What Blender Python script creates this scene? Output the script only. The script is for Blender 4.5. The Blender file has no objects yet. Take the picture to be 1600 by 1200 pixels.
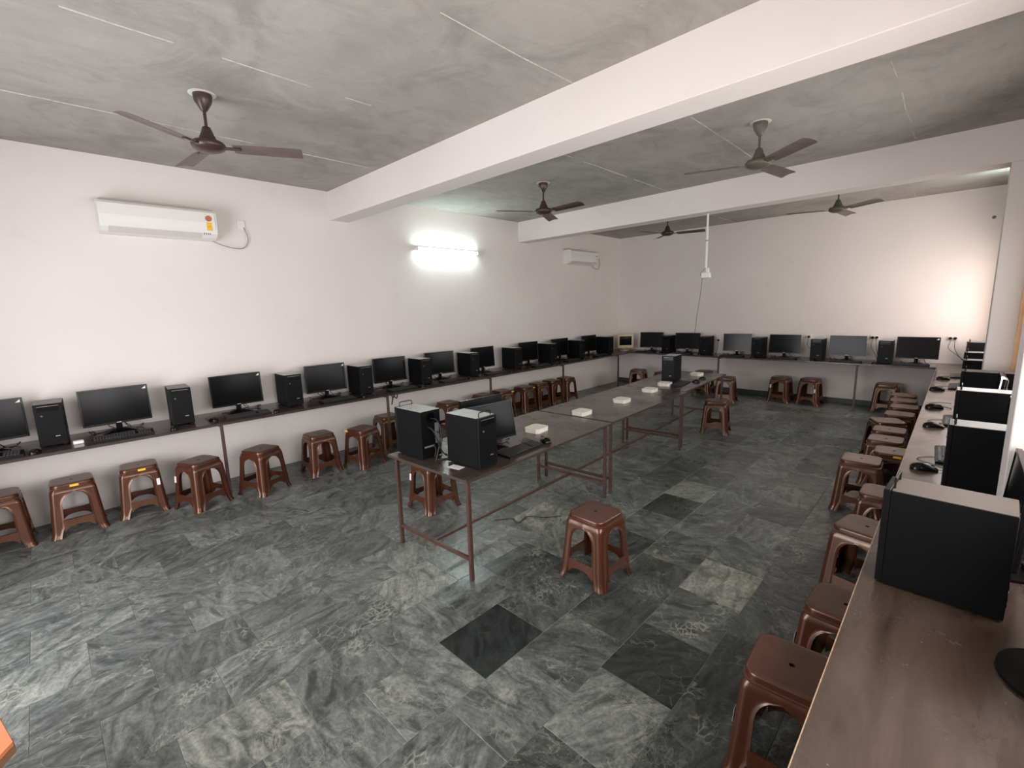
import bpy, bmesh, math, random
from mathutils import Vector, Matrix
R = math.radians
rnd = random.Random(7)
sc = bpy.context.scene
COL = sc.collection

# ------------------------------------------------------------------ camera
cam_d = bpy.data.cameras.new('camera'); cam = bpy.data.objects.new('camera', cam_d); COL.objects.link(cam)
CP = Vector((5.9875, -1.1249, 1.8855)); yaw, pit, rol = R(-44.3389), R(9.4878), R(-1.6705)
F = Vector((math.sin(yaw)*math.cos(pit), math.cos(yaw)*math.cos(pit), -math.sin(pit)))
r0 = Vector((math.cos(yaw), -math.sin(yaw), 0)); u0 = r0.cross(F)
rx = math.cos(rol)*r0 + math.sin(rol)*u0; ux = -math.sin(rol)*r0 + math.cos(rol)*u0
M = Matrix((rx, ux, -F)).transposed().to_4x4(); M.translation = CP
cam.matrix_world = M
cam_d.sensor_width = 36; cam_d.lens = 716.404/1600*36; cam_d.clip_start = .02
sc.camera = cam

# ------------------------------------------------------------------ light
w = bpy.data.worlds.new('world'); sc.world = w; w.use_nodes = True
bg = w.node_tree.nodes['Background']; bg.inputs[0].default_value = (.93, .96, 1, 1); bg.inputs[1].default_value = 1.6
def area(name, loc, rot, sx, sy, power, col=(1, 1, 1)):
    l = bpy.data.lights.new(name, 'AREA'); l.shape = 'RECTANGLE'; l.size = sx; l.size_y = sy
    l.energy = power; l.color = col
    o = bpy.data.objects.new(name, l); COL.objects.link(o); o.location = loc; o.rotation_euler = rot
    return o
# daylight through the three windows of the right wall and the doorway behind the camera
area('window_daylight', (6.75, -.1, 1.75), (0, R(90), 0), 1.7, 3.0, 150, (1, .945, .925))
area('window_daylight', (6.75, 3.5, 1.75), (0, R(90), R(38)), 1.7, 2.4, 48, (1, .96, .95))
area('window_daylight', (6.75, 7.1, 1.75), (0, R(90), 0), 1.7, 2.8, 62, (1, .93, .9))
area('window_bounce', (7.0, 7.6, 1.5), (0, R(90), R(-42)), 1.6, 1.3, 20, (1, .50, .32))  # added warm lamp, makes the soft glow on the far wall's right end
area('door_daylight', (2.7, -2.8, 1.3), (R(-90), 0, R(180)), 2.4, 2.2, 112, (.985, .96, 1))
sc.view_settings.view_transform = 'Standard'; sc.view_settings.look = 'None'
sc.view_settings.exposure = .33; sc.view_settings.gamma = 1
sc.view_settings.use_curve_mapping = False
sc.cycles.max_bounces = 8; sc.cycles.diffuse_bounces = 5; sc.cycles.glossy_bounces = 4
sc.cycles.caustics_reflective = False; sc.cycles.caustics_refractive = False
sc.cycles.sample_clamp_indirect = 6

# ------------------------------------------------------------------ materials
def mat(name, col, rough=.6, metal=0., emit=None, var=0., vscale=6., bump=0., bscale=40., spec=.5, coat=0.):
    m = bpy.data.materials.new(name); m.use_nodes = True; nt = m.node_tree; b = nt.nodes['Principled BSDF']
    b.inputs['Base Color'].default_value = (*col, 1); b.inputs['Roughness'].default_value = rough
    b.inputs['Metallic'].default_value = metal; b.inputs['Specular IOR Level'].default_value = spec
    b.inputs['Coat Weight'].default_value = coat
    if emit: b.inputs['Emission Color'].default_value = (*emit[:3], 1); b.inputs['Emission Strength'].default_value = emit[3]
    tc = nt.nodes.new('ShaderNodeTexCoord')
    n = nt.nodes.new('ShaderNodeTexNoise'); n.inputs['Scale'].default_value = vscale; n.inputs['Detail'].default_value = 5
    nt.links.new(tc.outputs['Object'], n.inputs['Vector'])
    mr = nt.nodes.new('ShaderNodeMapRange'); mr.inputs[3].default_value = 1-var; mr.inputs[4].default_value = 1+var
    nt.links.new(n.outputs['Fac'], mr.inputs[0])
    mx = nt.nodes.new('ShaderNodeVectorMath'); mx.operation = 'SCALE'; mx.inputs[0].default_value = col
    nt.links.new(mr.outputs[0], mx.inputs['Scale'])
    nt.links.new(mx.outputs[0], b.inputs['Base Color'])
    if bump:
        n2 = nt.nodes.new('ShaderNodeTexNoise'); n2.inputs['Scale'].default_value = bscale; n2.inputs['Detail'].default_value = 6
        nt.links.new(tc.outputs['Object'], n2.inputs['Vector'])
        bp = nt.nodes.new('ShaderNodeBump'); bp.inputs['Strength'].default_value = bump; bp.inputs['Distance'].default_value = .01
        nt.links.new(n2.outputs['Fac'], bp.inputs['Height']); nt.links.new(bp.outputs[0], b.inputs['Normal'])
    return m
class NT:
    def __init__(s, name):
        s.m = bpy.data.materials.new(name); s.m.use_nodes = True; s.t = s.m.node_tree; s.b = s.t.nodes['Principled BSDF']
    def n(s, typ, **kw):
        x = s.t.nodes.new('ShaderNode'+typ)
        for k, v in kw.items():
            if k[0] == 'i' and k[1:].isdigit(): x.inputs[int(k[1:])].default_value = v
            else: setattr(x, k, v)
        return x
    def l(s, a, b): s.t.links.new(a, b)
    def noise(s, vec, scale, detail=5, rough=.55, dist=0):
        x = s.n('TexNoise'); x.inputs['Scale'].default_value = scale; x.inputs['Detail'].default_value = detail
        x.inputs['Roughness'].default_value = rough; x.inputs['Distortion'].default_value = dist
        s.l(vec, x.inputs['Vector']); return x.outputs['Fac']
    def ramp(s, fac, *stops):
        x = s.n('ValToRGB'); e = x.color_ramp.elements
        e[0].position, e[0].color = stops[0][0], (*stops[0][1], 1); e[1].position, e[1].color = stops[-1][0], (*stops[-1][1], 1)
        for p, c in stops[1:-1]: q = e.new(p); q.color = (*c, 1)
        s.l(fac, x.inputs[0]); return x.outputs[0]
    def mix(s, fac, a, b, mode='MIX'):
        x = s.n('Mix', data_type='RGBA', blend_type=mode)
        for v, i in ((fac, 0), (a, 6), (b, 7)):
            if hasattr(v, 'links'): s.l(v, x.inputs[i])
            else: x.inputs[i].default_value = v if i == 0 else (*v, 1)
        return x.outputs[2]
    def math(s, op, a, b=0., clamp=False):
        x = s.n('Math', operation=op, use_clamp=clamp)
        for v, i in ((a, 0), (b, 1)):
            if hasattr(v, 'links'): s.l(v, x.inputs[i])
            else: x.inputs[i].default_value = v
        return x.outputs[0]
    def bump(s, h, st=.3, d=.01):
        x = s.n('Bump'); x.inputs['Strength'].default_value = st; x.inputs['Distance'].default_value = d
        s.l(h, x.inputs['Height']); s.l(x.outputs[0], s.b.inputs['Normal'])
g3 = lambda v: (v, v, v)

def wall_mat():
    t = NT('wall_paint'); pos = t.n('NewGeometry').outputs['Position']
    a = t.noise(pos, .7, 4); b = t.noise(pos, 3.2, 8, .65, .6); c = t.noise(pos, 14, 5)
    col = t.ramp(a, (.35, (.735, .685, .662)), (.7, (.775, .735, .705)))
    stain = t.ramp(b, (.6, g3(0)), (.78, g3(1)))
    col = t.mix(t.math('MULTIPLY', stain, .22), col, (.50, .47, .46))
    # damp scuffs where stools and shoes touch the lower wall
    sep = t.n('SeparateXYZ'); t.l(pos, sep.inputs[0])
    low = t.n('MapRange'); t.l(sep.outputs['Z'], low.inputs[0]); low.inputs[1].default_value = .62; low.inputs[2].default_value = .0
    d = t.math('MULTIPLY', low.outputs[0], t.ramp(t.noise(pos, 2.4, 7, .7, .4), (.45, g3(0)), (.7, g3(1))))
    col = t.mix(t.math('MULTIPLY', d, .38, True), col, (.42, .40, .37))
    t.l(col, t.b.inputs['Base Color']); t.b.inputs['Roughness'].default_value = .75
    return t.m
def concrete_mat():
    t = NT('bare_concrete'); pos = t.n('NewGeometry').outputs['Position']
    mp = t.n('Mapping'); mp.inputs['Scale'].default_value = (1, .45, 1); mp.inputs['Rotation'].default_value = (0, 0, R(25)); t.l(pos, mp.inputs[0])
    a = t.noise(pos, .8, 5, .6, .5); b = t.noise(mp.outputs[0], 4.5, 9, .7, 1.2); c = t.noise(pos, 28, 4); e = t.noise(pos, 1.7, 7, .7, .8)
    col = t.ramp(a, (.3, (.29, .275, .252)), (.7, (.41, .392, .362)))
    col = t.mix(t.ramp(b, (.42, g3(0)), (.68, g3(.7))), col, (.42, .40, .372))
    col = t.mix(t.ramp(e, (.50, g3(0)), (.66, g3(.5))), col, (.21, .20, .18))
    col = t.mix(t.ramp(c, (.66, g3(0)), (.8, g3(.35))), col, (.55, .54, .52))
    t.l(col, t.b.inputs['Base Color']); t.b.inputs['Roughness'].default_value = .85
    t.bump(b, .35, .02); return t.m
def tile_mat():
    t = NT('green_marble_tile'); pos = t.n('NewGeometry').outputs['Position']
    oi = t.n('ObjectInfo'); at = t.n('Attribute', attribute_name='tone')
    sc_ = t.n('SeparateColor'); t.l(oi.outputs['Color'], sc_.inputs[0])
    tone = t.math('ADD', sc_.outputs[0], at.outputs['Fac'])
    off = t.n('Combine XYZ'.replace(' ', '')); t.l(t.math('MULTIPLY', tone, 217.), off.inputs[0]); t.l(t.math('MULTIPLY', tone, 131.), off.inputs[1])
    t.l(t.math('MULTIPLY', oi.outputs['Random'], 50.), off.inputs[2])
    add = t.n('VectorMath', operation='ADD'); t.l(pos, add.inputs[0]); t.l(off.outputs[0], add.inputs[1]); v = add.outputs[0]
    # turn each slab's figure its own way
    rot = t.n('VectorRotate', rotation_type='Z_AXIS'); t.l(v, rot.inputs['Vector']); t.l(t.math('MULTIPLY', tone, 40.), rot.inputs['Angle'])
    v = rot.outputs[0]
    st = t.n('Mapping'); st.inputs['Scale'].default_value = (1, 2.6, 1); t.l(v, st.inputs[0]); vs = st.outputs[0]
    base = t.ramp(tone, (0, (.014, .018, .0175)), (.35, (.094, .105, .103)), (.6, (.155, .167, .162)), (1, (.27, .28, .245)))
    cloud = t.noise(vs, 4.5, 8, .68, 1.2)
    col = t.mix(t.ramp(cloud, (.38, g3(0)), (.64, g3(1))), t.mix(1., base, (.36, .39, .38), 'MULTIPLY'), t.mix(1., base, (1.62, 1.62, 1.56), 'MULTIPLY'))
    # pale veins
    wv = t.noise(v, 3.4, 6, .6, 1.8)
    vein = t.math('SUBTRACT', 1., t.math('MULTIPLY', t.math('ABSOLUTE', t.math('SUBTRACT', wv, .5)), 42.), True)
    wv2 = t.noise(vs, 9., 4, .5, 2.4)
    vein2 = t.math('SUBTRACT', 1., t.math('MULTIPLY', t.math('ABSOLUTE', t.math('SUBTRACT', wv2, .53)), 34.), True)
    msk = t.ramp(t.noise(v, 1.9, 3), (.5, g3(0)), (.66, g3(1)))
    dv = t.n('VectorMath', operation='ADD'); t.l(v, dv.inputs[0])
    nn = t.n('TexNoise'); nn.inputs['Scale'].default_value = 3.; nn.inputs['Detail'].default_value = 4; t.l(v, nn.inputs['Vector'])
    ns = t.n('VectorMath', operation='SCALE'); t.l(nn.outputs['Color'], ns.inputs[0]); ns.inputs['Scale'].default_value = .35; t.l(ns.outputs[0], dv.inputs[1])
    vo = t.n('TexVoronoi', feature='DISTANCE_TO_EDGE'); vo.inputs['Scale'].default_value = 9.; t.l(dv.outputs[0], vo.inputs['Vector'])
    crack = t.math('SUBTRACT', 1., t.math('MULTIPLY', vo.outputs['Distance'], 34.), True)
    cm = t.ramp(t.noise(v, 2.6, 5, .6), (.5, g3(0)), (.62, g3(1)))
    vo2 = t.n('TexVoronoi', feature='DISTANCE_TO_EDGE'); vo2.inputs['Scale'].default_value = 24.; t.l(dv.outputs[0], vo2.inputs['Vector'])
    crack2 = t.math('MULTIPLY', t.math('SUBTRACT', 1., t.math('MULTIPLY', vo2.outputs['Distance'], 7.), True), t.ramp(t.noise(v, 3.3, 4, .6), (.58, g3(0)), (.66, g3(1))))
    vv = t.math('MAXIMUM', t.math('MULTIPLY', t.math('MAXIMUM', vein, t.math('MULTIPLY', vein2, .8)), msk), t.math('MAXIMUM', t.math('MULTIPLY', t.math('MULTIPLY', crack, cm), .8), crack2))
    vv = t.math('MULTIPLY', vv, t.ramp(tone, (.02, g3(.12)), (.2, g3(1))))
    col = t.mix(t.math('MULTIPLY', vv, .6), col, (.42, .43, .36))
    dust = t.ramp(t.noise(pos, 1.3, 6, .65, .6), (.45, g3(.03)), (.75, g3(.25)))
    dust = t.math('MULTIPLY', dust, t.ramp(tone, (.02, g3(.25)), (.3, g3(1))))
    col = t.mix(dust, col, (.17, .18, .172))
    fine = t.noise(v, 38, 6, .75)
    col = t.mix(t.ramp(fine, (.35, g3(.45)), (.6, g3(0))), col, (.012, .016, .015))
    t.l(col, t.b.inputs['Base Color'])
    t.l(t.ramp(t.noise(pos, 3, 6), (.3, g3(.22)), (.7, g3(.42))), t.b.inputs['Roughness'])
    t.b.inputs['Specular IOR Level'].default_value = .45
    return t.m
def laminate_mat(name, dark, light, dust, dustamt, rough=.28):
    t = NT(name); tc = t.n('TexCoord').outputs['Object']
    mp = t.n('Mapping'); mp.inputs['Scale'].default_value = (3.2, .5, 1); t.l(tc, mp.inputs[0])
    col = t.mix(t.ramp(t.noise(mp.outputs[0], 7, 8, .65, .8), (.3, g3(0)), (.7, g3(1))), dark, light)
    col = t.mix(t.math('MULTIPLY', t.ramp(t.noise(mp.outputs[0], 2.1, 5, .6, .7), (.33, g3(0)), (.72, g3(1))), dustamt), col, dust)
    vo = t.noise(tc, 26, 3, .5, .3)
    col = t.mix(t.ramp(vo, (.74, g3(0)), (.79, g3(.6))), col, (.5, .47, .43))
    mp2 = t.n('Mapping'); mp2.inputs['Scale'].default_value = (9, 1, 1); mp2.inputs['Rotation'].default_value = (0, 0, R(35)); t.l(tc, mp2.inputs[0])
    sc2 = t.noise(mp2.outputs[0], 5, 3, .5, .2)
    col = t.mix(t.ramp(sc2, (.7, g3(0)), (.76, g3(.35))), col, dust)
    t.l(col, t.b.inputs['Base Color'])
    t.l(t.ramp(t.noise(tc, 3.5, 6, .7), (.3, g3(rough-.08)), (.75, g3(rough+.14))), t.b.inputs['Roughness'])
    t.b.inputs['Specular IOR Level'].default_value = .8
    return t.m
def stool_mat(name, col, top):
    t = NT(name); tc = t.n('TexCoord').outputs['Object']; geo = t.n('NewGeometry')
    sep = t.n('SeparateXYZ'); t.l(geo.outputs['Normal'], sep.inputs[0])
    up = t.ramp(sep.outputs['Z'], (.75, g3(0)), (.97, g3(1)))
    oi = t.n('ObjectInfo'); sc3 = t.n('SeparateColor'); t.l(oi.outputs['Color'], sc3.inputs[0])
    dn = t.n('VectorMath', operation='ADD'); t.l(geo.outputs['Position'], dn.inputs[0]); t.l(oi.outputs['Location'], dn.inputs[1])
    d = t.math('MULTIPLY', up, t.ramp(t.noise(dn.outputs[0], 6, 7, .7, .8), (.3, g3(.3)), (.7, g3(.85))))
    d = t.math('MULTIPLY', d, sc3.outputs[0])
    c = t.mix(d, col, top)  # pale seat top blends dust with a painted grazing window sheen
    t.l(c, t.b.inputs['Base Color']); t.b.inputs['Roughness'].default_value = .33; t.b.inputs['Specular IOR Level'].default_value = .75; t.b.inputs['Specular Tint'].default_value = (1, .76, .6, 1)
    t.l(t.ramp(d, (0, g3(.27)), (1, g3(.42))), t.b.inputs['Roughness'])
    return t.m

WALL = wall_mat(); CONC = concrete_mat(); TILE = tile_mat()
GROUT = mat('tile_grout', (.155, .16, .14), .8, var=.2)
SKIRT = mat('skirting_stone', (.045, .055, .05), .45, var=.4, vscale=8)
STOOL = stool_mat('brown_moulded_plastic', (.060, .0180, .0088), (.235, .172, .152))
BLACK = mat('black_plastic', (.0045, .0045, .005), .4, var=.2, spec=.13)
BLACKM = mat('black_painted_steel', (.004, .004, .0045), .5, var=.15, bump=.03, bscale=300, spec=.09)
GLOSS = mat('piano_black_plastic', (.0045, .0045, .005), .2, spec=.22)
SCREEN = mat('dark_lcd_glass', (.005, .0052, .0055), .14, spec=.12)
GREYTOP = mat('bare_steel_panel', (.42, .43, .41), .45, metal=.3, var=.06)
DIMTOP = mat('dull_steel_panel', (.21, .205, .20), .5, metal=.1, var=.08, spec=.3)  # steel top darkened in its colour to offset strong window light
DIMTANTOP = mat('dusty_steel_panel', (.10, .085, .073), .55, metal=0., var=.1, spec=.2)  # tan steel top, colour lowered against the direct window light
PCB = mat('grey_metal_bracket', (.42, .42, .42), .4, metal=.7)
DARKPANEL = mat('grey_plastic_lid', (.085, .08, .08), .4, var=.2)
CABLE = mat('black_cable_rubber', (.014, .014, .014), .55)
CABLEW = mat('grey_cable', (.33, .32, .31), .6)
WHITE = mat('white_plastic', (.78, .77, .74), .4, var=.03)
WHITE2 = mat('ivory_plastic', (.76, .74, .66), .5, var=.06, vscale=20)
BEIGE = mat('yellowed_beige_plastic', (.58, .50, .33), .5, var=.08)
KEYS = mat('grey_key_plastic', (.022, .022, .024), .5)
PIPE = mat('rusty_brown_painted_pipe', (.062, .029, .021), .42, var=.45, vscale=14, bump=.1)
GREYPIPE = mat('dark_painted_pipe', (.07, .045, .04), .45, var=.3, vscale=14)
BENCH = laminate_mat('dark_granite_worktop', (.018, .013, .013), (.034, .024, .022), (.10, .078, .074), .5, .16)
BENCHR = laminate_mat('brown_laminate_worktop', (.026, .017, .012), (.050, .034, .026), (.105, .078, .066), .75, .2)
TABLE = laminate_mat('dark_brown_table_laminate', (.034, .024, .019), (.058, .043, .036), (.095, .082, .075), .5, .22)
EDGE = mat('worn_edge_band', (.035, .022, .018), .5, var=.8, vscale=50)
EDGEL = mat('pale_worn_edge', (.30, .20, .13), .5, var=.6, vscale=50)
FANB = mat('maroon_brown_fan_enamel', (.05, .028, .026), .35, var=.2)
FANBL = mat('dusty_brown_fan_blade', (.13, .10, .09), .45, var=.35, vscale=9)
FAND = mat('dusty_olive_fan_enamel', (.10, .09, .07), .45, var=.25)
YEL = mat('yellow_sticker', (.85, .5, .03), .5); WLAB = mat('white_paper_label', (.75, .73, .72), .6)
ORS = mat('orange_sticker', (.45, .16, .06), .5)
TUBE = mat('lit_fluorescent_tube', (1, 1, 1), .3, emit=(.82, 1, .97, 75))
WOOD = mat('varnished_orange_timber', (.88, .56, .30), .4, var=.25, vscale=9)  # timber colour raised to stand in for sunlight on the frames
ORANGE = mat('terracotta_wood_laminate', (.60, .20, .09), .45, var=.15, vscale=18)
RIB = mat('brown_table_edge', (.22, .12, .06), .5)
GLASS = bpy.data.materials.new('window_glass'); GLASS.use_nodes = True
_t = GLASS.node_tree; _t.nodes.remove(_t.nodes['Principled BSDF'])
_a = _t.nodes.new('ShaderNodeBsdfTransparent'); _b = _t.nodes.new('ShaderNodeBsdfGlossy'); _b.inputs['Roughness'].default_value = .03
_m = _t.nodes.new('ShaderNodeMixShader'); _m.inputs[0].default_value = .07
_t.links.new(_a.outputs[0], _m.inputs[1]); _t.links.new(_b.outputs[0], _m.inputs[2]); _t.links.new(_m.outputs[0], _t.nodes['Material Output'].inputs[0])

# ------------------------------------------------------------------ geometry helpers
class MB:
    """collects shapes into one bmesh"""
    def __init__(s): s.bm = bmesh.new(); s.mi = 0
    def _fin(s, vs, mtx=None):
        if mtx is not None: bmesh.ops.transform(s.bm, matrix=mtx, verts=vs)
    def faces(s, verts, faces):
        vs = [s.bm.verts.new(v) for v in verts]
        for f in faces:
            try: q = s.bm.faces.new([vs[i] for i in f]); q.material_index = s.mi
            except ValueError: pass
        return vs
    def box(s, x0, x1, y0, y1, z0, z1, bev=0., seg=1, mtx=None):
        vs = s.faces([(x0,y0,z0),(x1,y0,z0),(x1,y1,z0),(x0,y1,z0),(x0,y0,z1),(x1,y0,z1),(x1,y1,z1),(x0,y1,z1)],
                     [(0,3,2,1),(4,5,6,7),(0,1,5,4),(1,2,6,5),(2,3,7,6),(3,0,4,7)])
        if bev:
            es = list({e for v in vs for e in v.link_edges})
            r = bmesh.ops.bevel(s.bm, geom=es, offset=bev, segments=seg, affect='EDGES', profile=.5)
            vs = list({v for v in r['verts']} | {v for v in vs if v.is_valid})
            for f in {f for v in vs for f in v.link_faces}: f.material_index = s.mi
        s._fin(vs, mtx); return s
    def prism(s, pts, z0, z1, mtx=None):
        n = len(pts)
        vs = s.faces([(x, y, z0) for x, y in pts]+[(x, y, z1) for x, y in pts],
                [tuple(reversed(range(n))), tuple(range(n, 2*n))]+[(i, (i+1) % n, n+(i+1) % n, n+i) for i in range(n)])
        s._fin(vs, mtx); return s
    def lathe(s, prof, n=20, mtx=None, cx=0, cy=0):
        vs = []; fs = []
        for r, z in prof:
            for k in range(n):
                a = 2*math.pi*k/n; vs.append((cx+max(r, 1e-4)*math.cos(a), cy+max(r, 1e-4)*math.sin(a), z))
        for i in range(len(prof)-1):
            for k in range(n):
                k2 = (k+1) % n; fs.append((i*n+k, i*n+k2, (i+1)*n+k2, (i+1)*n+k))
        fs.append(tuple(reversed(range(n)))); m = (len(prof)-1)*n; fs.append(tuple(range(m, m+n)))
        v = s.faces(vs, fs); s._fin(v, mtx); return s
    def tube(s, pts, r, n=6, mtx=None, smooth_path=0):
        P = [Vector(p) for p in pts]
        if smooth_path:
            Q = []
            for i in range(len(P)-1):
                a = P[max(i-1, 0)]; b = P[i]; c = P[i+1]; d = P[min(i+2, len(P)-1)]
                for k in range(smooth_path):
                    t = k/smooth_path
                    Q.append(.5*((2*b)+(-a+c)*t+(2*a-5*b+4*c-d)*t*t+(-a+3*b-3*c+d)*t**3))
            Q.append(P[-1]); P = Q
        vs = []; fs = []; up = None
        for i, p in enumerate(P):
            t = (P[min(i+1, len(P)-1)]-P[max(i-1, 0)]).normalized()
            if up is None: up = Vector((0, 0, 1)) if abs(t.z) < .9 else Vector((1, 0, 0))
            a = t.cross(up).normalized(); b = a.cross(t).normalized(); up = b
            for k in range(n):
                q = 2*math.pi*k/n; vs.append(p+r*(math.cos(q)*a+math.sin(q)*b))
        for i in range(len(P)-1):
            for k in range(n):
                k2 = (k+1) % n; fs.append((i*n+k, i*n+k2, (i+1)*n+k2, (i+1)*n+k))
        fs.append(tuple(reversed(range(n)))); m = (len(P)-1)*n; fs.append(tuple(range(m, m+n)))
        v = s.faces([tuple(x) for x in vs], fs); s._fin(v, mtx); return s
    def mesh(s, name, mats, smooth=None):
        bmesh.ops.recalc_face_normals(s.bm, faces=s.bm.faces[:])
        me = bpy.data.meshes.new(name); s.bm.to_mesh(me); s.bm.free()
        for m in (mats if isinstance(mats, (list, tuple)) else [mats]): me.materials.append(m)
        if smooth is not None:
            me.polygons.foreach_set('use_smooth', [True]*len(me.polygons))
            try: me.set_sharp_from_angle(angle=R(smooth))
            except Exception: pass
        return me
    def obj(s, name, mats, parent=None, smooth=None):
        return link(name, s.mesh(name, mats, smooth), parent)
def link(name, me, parent=None, loc=None, rot=None):
    o = bpy.data.objects.new(name, me); COL.objects.link(o)
    if parent: o.parent = parent
    if loc: o.location = loc
    if rot: o.rotation_euler = rot
    return o
def tag(o, label, cat, group=None):
    o['label'] = label; o['category'] = cat
    if group: o['group'] = group
    return o
def thing(name, label, cat, loc=(0, 0, 0), rz=0, group=None):
    o = bpy.data.objects.new(name, None); COL.objects.link(o); o.location = loc; o.rotation_euler = (0, 0, rz)
    o.empty_display_size = .1
    return tag(o, label, cat, group)
def struct(o): o['kind'] = 'structure'; return o
KIDS = {}
def children(o): return [c for c in COL.objects if c.parent == o]
def copy_tree(src, loc, rz, label, group=None, skip=()):
    key = src.name
    if key not in KIDS: KIDS[key] = [(c, children(c)) for c in children(src)]
    r = src.copy(); COL.objects.link(r); r.location = loc; r.rotation_euler = (0, 0, rz); r['label'] = label
    if group: r['group'] = group
    for c, gs in KIDS[key]:
        if c.name.split('.')[0] in skip: continue
        d = c.copy(); COL.objects.link(d); d.parent = r
        for g in gs: e = g.copy(); COL.objects.link(e); e.parent = d
    return r
RZ = lambda a: Matrix.Rotation(a, 4, 'Z')
T = lambda x, y, z: Matrix.Translation((x, y, z))

# ------------------------------------------------------------------ room shell
H, D, XR, YB = 3.417, 8.826, 6.46, -2.35
HB = 3.063
PIL = [(1.72, 1.975), (5.284, 5.54)]
struct(MB().box(-.15, 0, YB-.15, D+.15, -.12, H+.15).obj('wall_left', WALL))
struct(MB().box(0, XR+.2, D, D+.15, -.12, H+.15).obj('wall_far', WALL))
b = MB(); b.box(0, 1.4, YB-.15, YB, -.12, H+.15); b.box(4.0, XR+.2, YB-.15, YB, -.12, H+.15); b.box(1.4, 4.0, YB-.15, YB, 2.4, H+.15)
struct(b.obj('wall_back', WALL))
WIN = [(-1.7, 1.5), (2.15, 5.18), (5.72, 8.6)]
SILL, LINT = .98, 2.45
b = MB(); b.box(XR, XR+.2, YB, D, -.12, SILL); b.box(XR, XR+.2, YB, D, LINT, H+.15)
ys = [YB]+[v for p in WIN for v in p]+[D]
for i in range(0, len(ys), 2): b.box(XR, XR+.2, ys[i], ys[i+1], SILL, LINT)
struct(b.obj('wall_right', WALL))
for k, (a, c) in enumerate(PIL):
    struct(MB().box(6.19, XR+.01, a, c, 0, HB-.0005, .004).obj('wall_pillar', WALL))
    struct(MB().box(-.01, XR+.05, a, c, HB, H+.02, .004).obj('ceiling_beam', WALL))
CE = struct(MB().box(-.1, XR+.15, YB, D+.1, H, H+.14).obj('ceiling', CONC))
# ridges left in the concrete by the joints of the formwork sheets
def seam(x, y0, y1, wob, seed):
    q = random.Random(seed); b = MB(); y = y0; xx = x
    while y < y1:
        L = q.uniform(.15, .45); y2 = min(y+L, y1); wd = q.uniform(.002, .007); hh = q.uniform(.002, .006); x2 = x+q.uniform(-wob, wob)
        if q.random() < (.97 if x < 1.3 and y < 0 else .75):
            b.faces([(xx-wd, y, H), (xx+wd, y, H), (x2+wd, y2, H), (x2-wd, y2, H), (xx, y, H-hh), (x2, y2, H-hh)], [(0, 4, 5, 3), (1, 2, 5, 4), (0, 1, 4), (2, 3, 5), (0, 3, 2, 1)])
        y = y2; xx = x2
    o = b.obj('seam', SEAM, CE)
SEAM = mat('pale_cement_ridge', (.50, .48, .45), .85, var=.5, vscale=30)
for i, (x, y0, y1) in enumerate([(1.24, -2.3, 1.6), (2.64, -2.3, 1.0), (3.88, -2.3, 1.71), (5.15, -2.3, 1.7), (1.3, 2.1, 5.2), (2.9, 2.3, 5.28), (4.2, 2.0, 5.0), (5.5, 2.1, 5.2), (5.3, 5.6, 8.8), (2.6, 5.6, 8.8)]):
    seam(x, y0, y1, .006, i+3)
struct(MB().box(.0, 5.8, D-.016, D, 0, .095, .003).obj('baseboard_far', SKIRT))

# floor: bedding slab plus individually laid marble tiles in staggered columns
FL = struct(MB().box(-.05, XR+.1, YB-.6, D+.05, -.12, -.002).obj('floor', GROUT))
TW, TL, GAP = .392, .4685, .0024
def tile_bm(w_, l_):
    return MB().box(GAP/2, w_-GAP/2, GAP/2, l_-GAP/2, -.012, 0, .0012)
tilemesh = {}
def tile_mesh(w_, l_):
    k = (round(w_, 3), round(l_, 3))
    if k not in tilemesh: tilemesh[k] = tile_bm(*k).mesh('tile', TILE)
    return tilemesh[k]
TONES = {}
def settone(x, y, v): TONES[(round(x, 2), round(y, 2))] = v
tiles = []
ci = -12; x = 4.01+ci*TW
while x < XR:
    offs = .235 if (ci % 2 == 0) else 0.
    j = -7
    while True:
        y0 = offs+.0+j*TL; y1 = y0+TL; j += 1
        if y1 < YB: continue
        if y0 > D: break
        a, c = max(y0, YB), min(y1, D); xa, xb = max(x, 0), min(x+TW, XR)
        if xb-xa > .03 and c-a > .03: tiles.append((xa, xb, a, c))
    ci += 1; x = 4.01+ci*TW
KNOWN = [((4.2, .45), .02), ((4.6, .7), .3), ((5.0, .95), .06), ((5.0, 1.9), .9), ((5.4, .9), .2), ((3.4, 1.85), .97), ((3.8, -.75), .78), ((2.65, -1.2), .64), ((2.65, -.7), .62),
         ((2.65, -.3), .66), ((3.05, -.8), .32), ((3.05, -1.3), .35), ((3.05, -.2), .35), ((4.6, .2), .55), ((3.8, .2), .55), ((4.2, .0), .62), ((5.4, .4), .18), ((5.0, .4), .6), ((4.6, -.2), .5),
         ((4.2, -.5), .55), ((3.8, -.3), .4), ((3.4, .1), .35), ((3.4, -.6), .5), ((3.0, .7), .72), ((3.4, 1.2), .7), ((3.4, .7), .8), ((5.4, 1.4), .12), ((4.6, 1.2), .12), ((5.0, 1.4), .3),
         ((2.2, 1.9), .62), ((4.2, 2.6), .12), ((4.6, 2.1), .3), ((3.8, 1.2), .2), ((4.2, .9), .25), ((3.8, .7), .35), ((5.4, 1.9), .25), ((5.8, .4), .2), ((5.0, -.1), .15), ((4.2, 1.4), .22), ((4.2, 1.9), .2)]
def tone_of(t):
    xa, xb, a, c = t
    for (px, py), v in KNOWN:
        if xa <= px < xb and a <= py < c: return v
    v = rnd.triangular(.15, .85, .42)
    if xa > 3.9: v = v*(.72 if c < 2.5 else .95)
    if xa < 3.3: v = .48+(v-.48)*.6
    return v
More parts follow.
